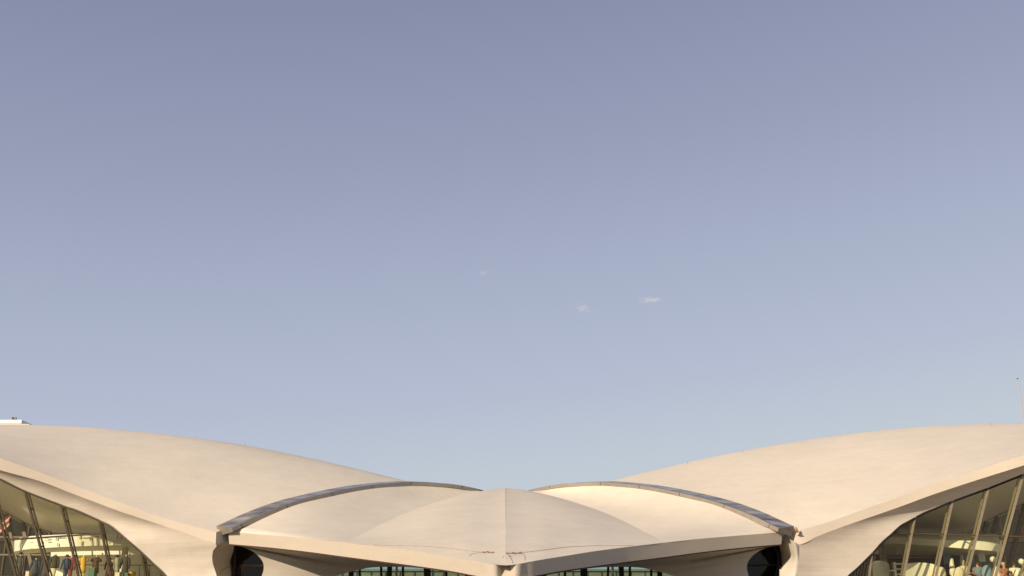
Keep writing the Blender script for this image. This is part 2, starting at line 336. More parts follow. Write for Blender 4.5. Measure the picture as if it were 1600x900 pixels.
# ---- front shell
Ft = [(357, 831, 53.5), (420, 836, 52.2), (480, 841, 50.8), (540, 847.5, 49.4)]
Ft2 = [(540, 847.5, 49.4), (600, 854.5, 47.8), (650, 861, 46.2), (700, 869, 44.7), (740, 875.5, 43.4), (770, 881, 42.8), (790, 883.5, 42.6)]
stripE = [P(c[0], c[1]-1.0-2.2*min(1, k/5), c[2]-.40*min(1, k/2)) for k, c in enumerate(stripL[:9])]
valley = [P(*c) for c in [(540, 847.5, 49.4), (570, 832, 52.8), (610, 812, 56.2), (650, 795.5, 59.2), (700, 779.5, 62.5), (752, 767.5, 65)]]
ridge = [P(*c) for c in [(790, 883.5, 42.6), (790, 862, 44.6), (790, 838, 47.8), (790, 812, 52), (790, 786, 57), (790, 769, 61.5), (790, 762.5, 65)]]
def front_half(mm, side):
    A0 = curve([mm(v) for v in stripE], 60); A1 = curve([mm(v) for v in valley], 60)
    A0[0] = mm(P(352, 830.5, 53.55))
    rows = []
    edge = curve([mm(P(*c)) for c in Ft], 16)
    for i in range(16):
        v = i/15; r = []
        for j in range(60):
            u = j/59
            p = A0[j].lerp(A1[j], v)
            p = p+(edge[i]-A0[0].lerp(A1[0], v))*(1-u)**3
            p = p+Vector((0, .15, -.2))*math.sin(math.pi*v)*math.sin(math.pi*u)
            r.append(p)
        rows.append(r)
    V, F = grid(rows, side > 0)
    meshobj('front_shell', V, F, M['shell'], term, label='%s cheek of the front roof under the skylight strip' % ('left' if side < 0 else 'right'))
    B0 = curve([mm(v) for v in valley], 60); B1 = curve([mm(v) for v in ridge], 60)
    edge = curve([mm(P(*c)) for c in Ft2], 24); end = curve([mm(P(752, 767.5, 65)), mm(P(772, 763.8, 65)), mm(P(790, 762.5, 65))], 24)
    rows = []
    for i in range(24):
        v = i/23; r = []
        for j in range(60):
            u = j/59
            p = B0[j].lerp(B1[j], v)
            p = p+(edge[i]-B0[0].lerp(B1[0], v))*(1-u)**2+(end[i]-B0[59].lerp(B1[59], v))*u**2
            p = p+Vector((0, -.1, .30))*math.sin(math.pi*v)*(1-v)*math.sin(math.pi*u)
            r.append(p)
        rows.append(r)
    # carry on over the crown
    V, F = grid(rows, side > 0)
    meshobj('front_shell', V, F, M['shell'], term, label='%s half of the front roof bulge' % ('left' if side < 0 else 'right'))
    # fascia of the canopy, rounded into the scupper
    top = [(357, 831, 53.5), (420, 836, 52.2), (480, 841, 50.8), (540, 847.5, 49.4), (600, 854.5, 47.8), (650, 861, 46.2), (700, 869, 44.7), (740, 875.5, 43.4), (758, 879, 43.02), (768, 881, 42.8), (776, 882.3, 42.8), (781, 883, 43.0), (783, 883, 43.35)]
    bot = [(358, 850, 53.55), (420, 855.3, 52.25), (480, 862, 50.85), (540, 870, 49.45), (600, 877.7, 47.85), (650, 884.3, 46.25), (700, 891.5, 44.75), (740, 899, 43.45), (758, 903, 43.07), (768, 905.5, 42.85), (776, 907.3, 42.85), (782, 908.6, 43.05), (784.5, 909, 43.4)]
    bot = [(a, b_, c+.22*min(1, (790-a)/30)) for a, b_, c in bot]
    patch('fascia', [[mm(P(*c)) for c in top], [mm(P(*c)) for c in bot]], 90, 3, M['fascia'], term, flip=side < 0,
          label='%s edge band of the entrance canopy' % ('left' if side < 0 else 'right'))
    # soffit of the canopy
    fb = [(358, 850, 53.6), (420, 855.3, 52.3), (480, 862, 50.9), (540, 870, 49.5), (600, 877.7, 47.9), (650, 884.3, 46.3), (700, 891.5, 44.8), (740, 899, 43.5), (768, 905, 42.8), (784.5, 909, 43.5), (790, 910, 43.6)]
    fb = [(a, b_, c+.22*min(1, (790-a)/30)) for a, b_, c in fb]
    wi = [(565, 889.5, 56.3), (575, 887.3, 56.5), (590, 886, 56.6), (607, 885.7, 56.7), (630, 885.7, 56.8), (650, 887, 56.8), (680, 890.5, 56.8), (710, 895, 56.8), (740, 900, 56.8), (770, 904, 56.8), (790, 905, 56.8)]
    fbv = [mm(P(*c)) for c in fb]; wiv = [mm(P(*c)) for c in wi]
    patch('soffit', [fbv, wiv], 80, 14, M['soffit'], term, label='%s underside of the entrance canopy' % ('left' if side < 0 else 'right'),
          bulge=lambda t, v: Vector((0, 0, .30))*math.sin(math.pi*v)*math.sin(math.pi*t))
    dr = [mm(P(c[0], c[1]+.2, c[2]+.02)) for c in fb[:-2]]; dp = [cat_rom(dr, k/69) for k in range(70)]
    MB().add(sweep(dp, lambda i: [Vector((0, -.03, -.05)), Vector((0, -.03, .01)), Vector((0, .05, .01)), Vector((0, .05, -.05))])).build('drip_edge', M['drip'], term)
    # entrance pier
    pl = [(358, 850, 53.82), (384, 856.5, 54), (400, 865.5, 54.3), (410, 877, 54.5), (412, 888, 54.6), (409, 900, 54.6), (399, 930, 54.5), (392, 970, 54.3), (392, 1055, 54)]
    pr = [(565, 889.5, 56.3), (550, 893, 56.1), (538, 896, 56), (528, 899, 55.8), (515, 904, 55.7), (500, 911, 55.6), (475, 930, 55.4), (455, 970, 55), (445, 1054, 54.6)]
    plv = [mm(P(*c)) for c in pl]; prv = [mm(P(*c)) for c in pr]
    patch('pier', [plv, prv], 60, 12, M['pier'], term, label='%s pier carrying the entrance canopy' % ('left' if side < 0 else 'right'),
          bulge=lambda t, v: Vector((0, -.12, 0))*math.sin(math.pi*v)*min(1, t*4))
    # inner reveal of the pier beside the slot window
    rv = [mm(P(c[0]+(3 if i > 1 else 0), c[1], c[2]+2.2)) for i, c in enumerate(pl)]
    patch('reveal', [plv, rv], 50, 3, M['pier'], term)
    # reveal on the entrance-window side
front_half(lambda v: v, -1)
front_half(mir, 1)
# scupper face between the two fascias and crown behind the front roof
sc_pts = [P(780.5, 883.2, 43.3), mir(P(780.5, 883.2, 43.3)), mir(P(782.5, 912, 42.95)), P(782.5, 912, 42.95)]
meshobj('scupper', sc_pts, [(0, 1, 2, 3)], M['fascia'], term, smooth=False, label='grey water spout face at the canopy tip')
floor_ = [P(768, 880.5, 42.7), P(777, 882.3, 42.6), P(781.5, 883, 42.75), P(783, 883, 43.5), mir(P(783, 883, 43.5)), mir(P(781.5, 883, 42.75)), mir(P(777, 882.3, 42.6)), mir(P(768, 880.5, 42.7)), P(790, 880, 44)]
# crown: a back surface closing the front shell and the core
crown = [P(652, 757, 65.2), P(700, 760.5, 65.6), P(752, 768.5, 66), P(772, 764.8, 66.2), P(790, 763.3, 66.2)]
crownm = crown+[mir(v) for v in crown[::-1][1:]]
patch('crown', [crownm, [v+Vector((0, 4, -.2)) for v in crownm], [v+Vector((0, 9, -1.2)) for v in crownm]], 40, 8, M['shell'], term)
# ---- skylight strips
def skylight(K, side):
    n = 64; path = [cat_rom(K, k/(n-1)) for k in range(n)]
    def frame_at(i):
        t = (path[min(i+1, n-1)]-path[max(i-1, 0)]); h = Vector((t.x, t.y, 0)).normalized()
        s = Vector((-h.y, h.x, 0))          # across, horizontal
        if s.y > 0: s = -s                  # s points to the viewer
        up = t.normalized().cross(s); up = up if up.z > 0 else -up
        return s, up
    th = .16
    def wd(i):
        f = i/(n-1); return .50+.34*max(0, 1-f*2.0)
    def offs(i):
        s, up = frame_at(i); w = wd(i); s2 = (s*.96-Vector((0, 0, 1))*.10)
        return [s2*w-up*(0.02+.20*(1-.95*min(1, i/(n-1)/.5))*min(1, max(0, i/(n-1)-.03)/.1)), s2*w+up*th*1.0, -s2*w*.75+up*(th+.04), -s2*w*.75-up*.3]
    root = meshobj('skylight_strip', *sweep(path, offs), M['alu'], term, smooth=False, label='%s arched skylight strip between the roofs' % ('left' if side < 0 else 'right'))
    # panes and joints
    pn = 13; step = (n-1)/pn
    for k in range(pn):
        a = int(round(k*step)); b = int(round((k+1)*step)); V = []
        for i in range(a, b+1):
            s, up = frame_at(i); w = wd(i); s2 = (s*.96-Vector((0, 0, 1))*.10)
            e0 = path[i]+s2*w*.82+up*(th+.010); e1 = path[i]-s2*w*.66+up*(th+.046)
            if i == a or i == b:
                d = (path[min(i+1, n-1)]-path[max(i-1, 0)]).normalized()*(.05 if i == a else -.05); e0 = e0+d; e1 = e1+d
            V += [e0, e1]
        F = [(2*q, 2*q+1, 2*q+3, 2*q+2) for q in range(b-a)]
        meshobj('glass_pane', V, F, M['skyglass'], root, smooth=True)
    for k in range(0, pn, 2):
        i = int(round((k+.5)*step)); s, up = frame_at(i); w = wd(i); s2 = (s*.96-Vector((0, 0, 1))*.10)
        d = (path[i+1]-path[i-1]).normalized()
        c = path[i]+s2*(w+.004)+up*th*.5
        MB().add(beam_vf(c-up*th*.5, c+up*th*.5, .035, .012, d)).build('joint', M['bronze'], root)
    return root
skylight(KL, -1); skylight(KR, 1)
# end block of the left wing gutter
MBb = [P(338.3, 831, 53.42), P(348, 830, 53.75), P(358.6, 830.5, 54.1), P(358.3, 843, 54.1), P(350, 846.5, 53.8), P(337.5, 850.5, 53.42)]
back = [v+Vector((.0, 1.4, 0)) for v in MBb]
meshobj('gutter_block', MBb+back, [(0, 1, 2, 3, 4, 5)]+[(i, i+6, (i+1) % 6+6, (i+1) % 6) for i in range(6)], M['pier'], term, smooth=False, label='block joining the left wing edge to the canopy edge')
MBb = [P(1221, 830, 54.4), P(1224.5, 829, 54.4), P(1228, 840, 54.4), P(1222, 846, 54.4)]
back = [v+Vector((.0, 1.4, 0)) for v in MBb]
meshobj('gutter_block', MBb+back, [(0, 1, 2, 3)]+[(i, i+4, (i+1) % 4+4, (i+1) % 4) for i in range(4)], M['pier'], term, smooth=False)
# ---- window walls of the wings
def interp(px, tab, k):
    xs = [c[0] for c in tab]; ys = [c[k] for c in tab]
    if xs[0] > xs[-1]: xs = xs[::-1]; ys = ys[::-1]
    return float(np.interp(px, xs, ys))
def wing_window(Wc, leans, mulls, lo, hi, transom, side):
    tab = [c for c in Wc if c[1] < 940]
    def lean(px): return interp(px, leans, 1)
    def col(px, dy=0):
        y = interp(px, tab, 1); Y = interp(px, tab, 2)
        yb = 1010; t = P(px, y-1.0, Y+.12); b = P(px+lean(px)*(yb-y), yb, Y+2.6)
        return t, b
    lab = 'left' if side < 0 else 'right'
    root, _ = None, None
    # gasket along the head
    n = 70; xs = [lo+(hi-lo)*k/(n-1) for k in range(n)]
    heads = [col(x)[0] for x in xs]
    root = meshobj('window_wall', *sweep(heads, lambda i: [Vector((0, -.10, -.14)), Vector((0, -.10, .05)), Vector((0, .10, .05)), Vector((0, .10, -.14))]),
                   M['black'] if side > 0 else M['bronze'], term, label='%s leaning window wall under the wing' % lab)
    ms = [lo]+mulls+[hi]
    ms = sorted(ms)
    for a, b in zip(ms[:-1], ms[1:]):
        xs = [a+(b-a)*k/11 for k in range(12)]
        cs = [col(x) for x in xs]
        V = [c[0] for c in cs]+[c[1] for c in cs]
        meshobj('glass_pane', V, [(k, k+1, k+13, k+12) for k in range(11)], M['glass'], root, smooth=False)
    mat = M['bronze'] if side < 0 else M['lightbronze']
    for x in mulls:
        t, b = col(x); o = Vector((0, -.07, 0))
        mbm = MB().beam(t+o, b+o, .10, .10).beam(t+Vector((.0, .36, 0)), b+Vector((.0, .36, 0)), .065, .07)
        for q in (.12, .36, .6, .84): p_ = t.lerp(b, q); mbm.beam(p_+o, p_+Vector((0, .36, 0)), .035, .06)
        mbm.build('mullion', mat, root)
    # transom
    tp = []
    for k in range(24):
        x = transom[0]+(transom[2]-transom[0])*k/23; y = transom[1]+(transom[3]-transom[1])*k/23
        # find the column through (x, y)
        x0 = x
        for _ in range(8):
            yt = interp(x0, tab, 1); x0 = x-lean(x0)*(y-yt)
        yt = interp(x0, tab, 1); Yt = interp(x0, tab, 2)
        f = (y-yt)/(1010-yt); tp.append(P(x, y, Yt+2.6*f+.05))
    meshobj('transom', *sweep(tp, lambda i: [Vector((0, -.03, -.035)), Vector((0, -.03, .035)), Vector((0, .12, .035)), Vector((0, .12, -.035))]), M['gloom'], root, smooth=False)
    return root
leansL = [(-400, .40), (-60, .31), (0, .27), (39, .28), (96, .245), (155, .21), (221, .18), (280, .12)]
wing_window(Wl, leansL, [-172, -135, -78, -20, 39, 96, 155.5, 221.5], -205, 280, (-120, 852, 160, 833.5), -1)
leansR = [(1300, -.08), (1361, -.115), (1428, -.19), (1488, -.22), (1543, -.245), (1598, -.27), (1660, -.31), (1990, -.40)]
wing_window(Wr, leansR, [1361.7, 1428.6, 1487.7, 1543.7, 1598, 1655, 1715, 1780], 1303, 1815, (1392, 832.5, 1760, 843), 1)
# ---- interior ceilings and far glass walls
def inner_left():
    inn = [(c[0], c[1]-1, c[2]+.2) for c in Wl[:10]]
    far = [(-190, 735, 74), (-130, 750, 74), (-70, 768, 74), (-20, 788, 74), (10, 802, 74), (40, 819, 74), (75, 831, 74), (110, 832.5, 74), (150, 832.5, 74), (290, 832.5, 74)]
    patch('inner_ceiling', [inn, far], 80, 14, M['inner'], term, label='left wing ceiling seen through the glass', bulge=lambda t, v: Vector((0, 0, .7))*math.sin(math.pi*v))
inner_left()
def inner_right():
    inn = [(c[0], c[1]-1, c[2]+.2) for c in Wr[:11]]
    far = [(1800, 720, 74), (1740, 740, 74), (1680, 758, 74), (1620, 780, 74), (1585, 795, 74), (1550, 811, 74), (1512, 831, 74), (1480, 833, 74), (1450, 833, 74), (1300, 832.5, 74)]
    patch('inner_ceiling', [inn, far], 80, 14, M['inner'], term, label='right wing ceiling seen through the glass', bulge=lambda t, v: Vector((0, 0, .7))*math.sin(math.pi*v))
inner_right()
# far (rear) glass walls of both wings
def rear_glass(pts_top, pts_bot, xs, lean, lab):
    top = [P(*c) for c in pts_top]; bot = [P(*c) for c in pts_bot]
    root = meshobj('rear_window', top+bot, [(k, k+1, k+1+len(top), k+len(top)) for k in range(len(top)-1)], M['dglass'], term, smooth=False, label=lab)
    mb = MB()
    for i in range(len(top)-1): mb.beam(top[i], top[i+1], .12, .12, Vector((0, 0, 1)))
    mb.build('frame', M['lightbronze'], root)
    for x, y in xs:
        MB().beam(P(x, y, pts_top[0][2]-.1), P(x+lean*(1000-y), 1000, pts_top[0][2]-.1), .22, .25).build('mullion', M['bronze'], root)
    mb = MB()
    for y in (815, 838.5, 866):
        a = P(min(pts_top[0][0], pts_top[-1][0]), y, pts_top[0][2]-.12); b = P(max(pts_top[0][0], pts_top[-1][0]), y+1, pts_top[0][2]-.12)
        if y > 830: mb.beam(a, b, .10, .1, Vector((0, 0, 1)))
    mb.build('transom', M['bronze'], root)
rear_glass([(-190, 736, 73.6), (-70, 769, 73.6), (-20, 788, 73.6), (10, 803, 73.6), (40, 819.5, 73.6), (78, 832, 73.6)], [(-190, 1000, 73.6), (-70, 1000, 73.6), (-20, 1000, 73.6), (10, 1000, 73.6), (40, 1000, 73.6), (78, 1000, 73.6)],
           [(-150, 748), (-100, 762), (-50, 777), (10, 804), (35, 817), (60, 827)], .22, 'rear glazing behind the left wing')
rear_glass([(1505, 833, 73.6), (1530, 821, 73.6), (1550, 811.5, 73.6), (1585, 795.5, 73.6), (1620, 780, 73.6), (1680, 759, 73.6), (1740, 741, 73.6), (1800, 721, 73.6)],
           [(1505, 1000, 73.6), (1530, 1000, 73.6), (1550, 1000, 73.6), (1585, 1000, 73.6), (1620, 1000, 73.6), (1680, 1000, 73.6), (1740, 1000, 73.6), (1800, 1000, 73.6)],
           [(1542, 816), (1559, 808), (1584, 796), (1602, 788), (1640, 776), (1680, 766)], -.26, 'rear glazing behind the right wing')
# floors, back walls
zf = P(800, 905, 60).z
def slab(name, x0, x1, y0, y1, z0, z1, mat, lab=None):
    return MB().box(((x0+x1)/2, (y0+y1)/2, (z0+z1)/2), (x1-x0, y1-y0, z1-z0)).build(name, mat, term, label=lab)
ZF = 4.75
slab('mezzanine_floor', -32, -15.5, 59.8, 73.4, ZF-.3, ZF, M['inner'], 'left upper floor')
slab('mezzanine_floor', 15.5, 32, 57.2, 73.4, 3.9, 4.2, M['inner'], 'right upper floor')
# left: curved white gallery, pale back wall, column
gal_top = [(22, 846, 66.5), (26, 842, 65), (45, 838, 64), (90, 835.5, 63.5), (140, 834, 63.5), (190, 832.5, 63.7), (240, 832, 64), (300, 832, 64.5)]
gal_bot = [(22, 862, 66.5), (26, 861, 65), (45, 858, 64), (90, 855, 63.5), (140, 853, 63.5), (190, 852, 63.7), (240, 852.5, 64), (300, 854, 64.5)]
gt = [(22, 847, 70), (30, 847, 70), (50, 847, 70), (90, 846, 70), (140, 845, 70), (190, 844, 70), (240, 844, 70), (300, 844, 70)]
gal, _ = patch('gallery', [gal_top, gal_bot], 50, 3, M['white'], term, label='left white curved gallery front inside the glass')
gb2 = [(24, 866, 70), (32, 866, 70), (50, 864.5, 70), (90, 862.5, 70), (140, 861, 70), (190, 860.5, 70), (240, 860.5, 70), (300, 861, 70)]
patch('gallery_soffit', [gal_bot, gb2], 50, 3, M['inner'], gal)
mb = MB()
for x, y, w, h in [(50, 842, 5, 1), (50, 848, 5, 1), (34, 853, 1, 6), (60, 846, 1, 5), (73, 841, 6, 1), (73, 845, 6, 1), (88, 842, 1, 5), (96, 840, 12, .8), (90, 851, 1, 5), (125, 839, 1, 6), (135, 840, 14, .8), (141, 842.5, 1, 5), (127.5, 849, 1.2, 7), (171.5, 847, 1.2, 7), (183.5, 838, 1.2, 10), (190, 839, 1.2, 7), (196, 838, 8, .8), (149, 838, 10, .8)]:
    c = P(x, y, 63.4); s = 63.4/FPX
    MB().box(c, (w*s, .05, h*s)).build('gallery_mark', M['alu'], gal)  # thin flat bars on the gallery front
patch('back_wall', [[(80, 858, 70.5), (120, 858, 70.5), (200, 858, 70.5), (330, 858, 70.5)], [(74, 940, 70.5), (120, 940, 70.5), (200, 940, 70.5), (330, 940, 70.5)]], 30, 3, M['white'], term, label='pale rear wall behind the dressed mannequins')
c0 = P(196, 856, 66); c1 = P(196, 940, 66)
MB().add(tube_vf([Vector((c0.x, c0.y, 4.4)), Vector((c0.x, c0.y, c0.z+.3))], .19, 14)).build('column', M['inner'], term, smooth=True, label='round column beside the dark grey coat')
mb = MB()   # rail behind the mannequins
for y in (882.5,): mb.beam(P(120, y, 69.5), P(262, y+1, 69.5), .05, .05, Vector((0, 0, 1)))
for x in (145, 188, 218, 234, 252): mb.beam(P(x, 882, 69.5), P(x-1, 930, 69.5), .04, .04)
mb.build('hand_rail', M['bronze'], term)
mb = MB()
for x, a, b in ((144, 857, 884), (187, 857, 884)): MB().beam(P(x, a, 69.9), P(x+1, b, 69.9), .08, .05).build('wall_strip', M['inner'], term)
# dark core beside the far-left glazing
# right: ceiling bands, gallery and bar
galr_top = [(1380, 840, 60.2), (1420, 841, 59.4), (1460, 843.5, 58.5), (1500, 844.5, 58), (1535, 846, 57.9), (1560, 851.5, 58.3), (1569, 857, 59.8)]
galr_bot = [(1380, 849, 60.2), (1420, 850, 59.4), (1460, 853, 58.5), (1500, 856.5, 58), (1535, 859.5, 57.9), (1560, 861.5, 58.3), (1569, 862, 59.8)]
galr, _ = patch('gallery', [galr_top, galr_bot], 50, 3, M['white'], term, flip=True, label='right white curved gallery front inside the glass')
patch('gallery_soffit', [galr_bot, [(c[0]-2, 868-(i > 4)*2, 71) for i, c in enumerate(galr_bot)]], 50, 3, M['inner'], galr, label='shaded underside')
patch('gallery_top', [[(c[0], c[1]-.2, c[2]) for c in galr_top], [(c[0]-12, 834, 72) for c in galr_top]], 50, 3, M['inner'], galr)
patch('back_wall', [[(1300, 866, 71), (1400, 866, 71), (1500, 866, 71)], [(1300, 940, 71), (1400, 940, 71), (1500, 940, 71)]], 20, 3, M['dark'], term, label='dark wall behind the lounge')
# bar shelf and rail, right
mb = MB()
mb.beam(P(1378, 866, 66), P(1470, 866.5, 66), .05, .05, Vector((0, 0, 1))).beam(P(1378, 871, 66), P(1470, 871, 66), .06, .2, Vector((0, 0, 1)))
for x in range(1380, 1470, 5): mb.beam(P(x, 866, 66), P(x, 871, 66), .03, .03)
mb.build('hand_rail', M['lightbronze'], term, label='rail behind the white booths')
mb = MB()
for x in (1372, 1402):
    mb = MB()
    for d in (0, 4): mb.beam(P(x+d, 851, 64), P(x+d+1, 866, 64), .08, .08)
    for y in (853, 858, 864): mb.beam(P(x, y, 64), P(x+5, y, 64), .04, .05, Vector((0, 0, 1)))
    mb.build('ladder_frame', M['inner'], term)
mb = MB()
for x in (1380,): mb.add(tube_vf([P(x-2, 849, 67), P(x+3, 905, 67)], .2, 12))
mb.build('column', M['inner'], term, smooth=True, label='slim column at the inner end of the right window')
mb = MB()
for x in np.arange(1330, 1362, 4.2): mb.beam(P(x+8, 868, 60), P(x-1, 912, 60), .05, .05)
mb.build('baluster', M['lightbronze'], term, label='row of bars low in the right window')
# ---- slot windows between buttress and canopy pier
def slot(mm, side):
    V = [mm(P(*c)) for c in [(356, 840, 57.2), (420, 840, 57.2), (420, 1050, 57.2), (356, 1050, 57.2)]]
    root = meshobj('slot_window', V, [(0, 1, 2, 3)], M['dglass'], term, smooth=False, label='%s slot window between two piers' % ('left' if side < 0 else 'right'))
    # curved frame
    fr = [mm(P(*c)) for c in [(364, 849, 57.1), (367, 858, 57.1), (367.5, 872, 57.1), (366, 890, 57.1), (361, 925, 57.1)]] if side < 0 else \
         [mm(P(*c)) for c in [(374, 851, 56.9), (366, 859, 56.9), (362, 872, 56.9), (363.5, 888, 56.9), (368, 905, 56.9), (372, 940, 56.9)]]
    pth = [cat_rom(fr, k/19) for k in range(20)]
    MB().add(sweep(pth, lambda i: [Vector((-.08, -.06, 0)), Vector((.08, -.06, 0)), Vector((.08, .06, 0)), Vector((-.08, .06, 0))])).build('frame', M['black'], root)
    MB().beam(mm(P(362, 882.5, 57.1)), mm(P(414, 882.5, 57.1)), .07, .1, Vector((0, 0, 1))).build('transom', M['black'], root) if side > 0 else None
slot(lambda v: v, -1); slot(mir, 1)
# lobby enclosure behind the slots; rear walls and ceilings added to darken them
for s, l in ((-1, 'left'), (1, 'right')):
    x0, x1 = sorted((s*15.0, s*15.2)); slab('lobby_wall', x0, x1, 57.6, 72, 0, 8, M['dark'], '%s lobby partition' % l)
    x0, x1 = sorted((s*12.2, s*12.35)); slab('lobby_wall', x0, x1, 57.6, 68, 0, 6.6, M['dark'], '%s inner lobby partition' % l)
slab('lobby_wall', -15, -12.35, 61, 61.2, 0, 7.5, M['gloom'], 'left lobby rear wall added to darken the slot window'); slab('lobby_wall', 12.35, 15, 61, 61.2, 0, 7.5, M['gloom'], 'right lobby rear wall added to darken the slot window')
slab('added_lobby_ceiling', -15, -12.35, 57.6, 61, 6.3, 6.5, M['dark']); slab('added_lobby_ceiling', 12.35, 15, 57.6, 61, 6.3, 6.5, M['dark'])
mb = MB().beam(P(375, 883.6, 59), P(414, 883.6, 59), .09, .09, Vector((0, 0, 1)))
mb.build('hand_rail', M['brass'], term, label='brass rail inside the left slot window')
mb = MB()
for x in np.arange(371, 414, 2.6): mb.beam(P(x, 885, 59.1), P(x, 930, 59.1), .035, .035)
mb.build('baluster', M['wood'], term, label='thin balusters under the brass rail')
# ---- entrance window walls
def entrance(mm, side):
    top = [(500, 915, 57), (528, 899, 57), (548, 893.5, 57), (565, 889.5, 57), (590, 886, 57), (607, 885.7, 57), (630, 885.7, 57), (650, 887, 57), (680, 890.5, 57), (710, 895, 57), (740, 900, 57), (790, 905, 57)]
    pts = [mm(P(c[0], c[1]-1, c[2])) for c in top]; n = len(pts)
    bot = [Vector((p.x, p.y, 0.02)) for p in pts]
    root = meshobj('entrance_window', pts+bot, [(k, k+1, k+1+n, k+n) for k in range(n-1)], M['clearglass'], term, smooth=False, label='%s entrance glazing under the canopy' % ('left' if side < 0 else 'right'))
    for x, w, yt in ((549, .30, 893), (562, .14, 890), (595.5, .14, 886), (609, .30, 886), (629.5, .14, 886), (664, .16, 888), (669.5, .30, 889), (697, .16, 893), (730, .3, 898), (760, .16, 902)):
        a = mm(P(x, yt-1, 56.9)); lean = .06 if w < .2 else 0
        b = Vector((a.x+side*-1*lean*a.z*(-1 if side < 0 else -1)*(-1), a.y, .1))
        MB().beam(a, b, w*.8, .14).build('mullion', M['black'], root)
entrance(lambda v: v, -1); entrance(mir, 1)
# hall beyond the entrance: pale blue green upper band, olive lower panels
rg = meshobj('rear_window', [Vector((-12.1, 75, .1)), Vector((12.1, 75, .1)), Vector((12.1, 75, 8.3)), Vector((-12.1, 75, 8.3))], [(0, 1, 2, 3)], M['tealglass'], term, smooth=False, label='teal glazing at the far side of the entrance hall')
for x, y in ((677, 884), (957, 884), (620, 884), (968, 884)):
    a = P(x, y, 66.8); MB().add(tube_vf([a, Vector((a.x, a.y, .02))], .07, 8)).build('hall_column', M['white'], term)
slab('hall_floor', -12, 12, 57.5, 74.9, .02, .12, M['inner'], 'pale hall floor')
# ---- small roof fittings (parts of the building)
def rod(x, y, Y, h=.3):
    p = P(x, y+3, Y); MB().add(tube_vf([p, p+Vector((0, 0, h*.36))], .014, 5)).build('lightning_rod', M['alu'], term)
for x, y in ((118, 664.5), (222, 673), (306, 682), (383, 694), (497, 717), (1074, 722), (1160, 704), (1548, 662), (790, 762.5)): rod(x, y, 66 if x != 790 else 64.8, .5 if x != 790 else .22)
# roof floodlight on the right wing corner
c = P(1244, 826.5, 53.6)
V = []; F = []
fl_ = MB().add(tube_vf([c+Vector((0, 0, -.1)), c+Vector((0, 0, -.02)), c+Vector((0, 0, .05)), c+Vector((0, 0, .09))], [.07, .075, .055, .02], 12)).build('roof_lamp', M['gold'], term, smooth=True, label='small amber domed lamp on the right wing corner')
MB().box(c+Vector((0, 0, -.13)), (.18, .18, .05)).build('base', M['rust'], fl_)
# conductor wires and rusty twigs lying on the front roof
from mathutils.bvhtree import BVHTree
fs = [o for o in term.children if o.name.startswith('front_shell') or o.name.startswith('wing_shell')]
VV = []; FF = []
for o in fs:
    k = len(VV); VV += [v.co+ORIG[o.name] for v in o.data.vertices]; FF += [tuple(i+k for i in p.vertices) for p in o.data.polygons]
bvh = BVHTree.FromPolygons(VV, FF)
def on_roof(px, py, lift=.02):
    d = (P(px, py, 50)-CAM).normalized(); h = bvh.ray_cast(CAM, d)
    return (h[0]+(Vector((0, -.3, 1)).normalized()*lift)) if h[0] else None
def roofline(pts, r, mat, name, lab=None, par=None):
    q = [on_roof(*p) for p in pts]; q = [p for p in q if p is not None]
    if len(q) > 1:
        n = max(2, len(q)*4); path = [cat_rom(q, k/(n-1)) for k in range(n)]
        return MB().add(tube_vf(path, r, 5)).build(name, mat, par or term, label=lab)
roofline([(583, 852.0), (620, 852.8), (660, 854), (700, 857), (735, 861.5), (770, 864.8)], .010, M['wire'], 'conductor_wire', 'left wire across the front roof')
roofline([(794, 865.5), (820, 863.5), (850, 860), (885, 855.5), (930, 853.3), (990, 853)], .010, M['wire'], 'conductor_wire', 'right wire across the front roof')
for ln in ([(733, 869.5), (738, 866), (750, 864), (760, 863.2)], [(796, 871), (794, 867), (793, 865.5)], [(803, 866), (814, 865), (819, 868), (820, 876)], [(796, 868), (799, 875), (801, 881)], [(790, 866), (787, 869), (785, 872)]):
    roofline(ln, .0065, M['wire'], 'conductor_wire')
mb = MB()
for cx, cy, n_, w in ((762, 863.6, 16, 9), (803, 865.2, 22, 11)):
    for k in range(n_):
        x = cx+random.uniform(-w, w); y = cy+random.gauss(0, .6)
        p = on_roof(x, y, .03)
        if p: mb.add(tube_vf([p, p+Vector((random.uniform(-.12, .12), random.uniform(-.03, .03), random.uniform(-.02, .04)))], .009, 4))
mb.build('rusty_clamp', M['rust'], term, label='rusty wire clamps near the canopy tip')
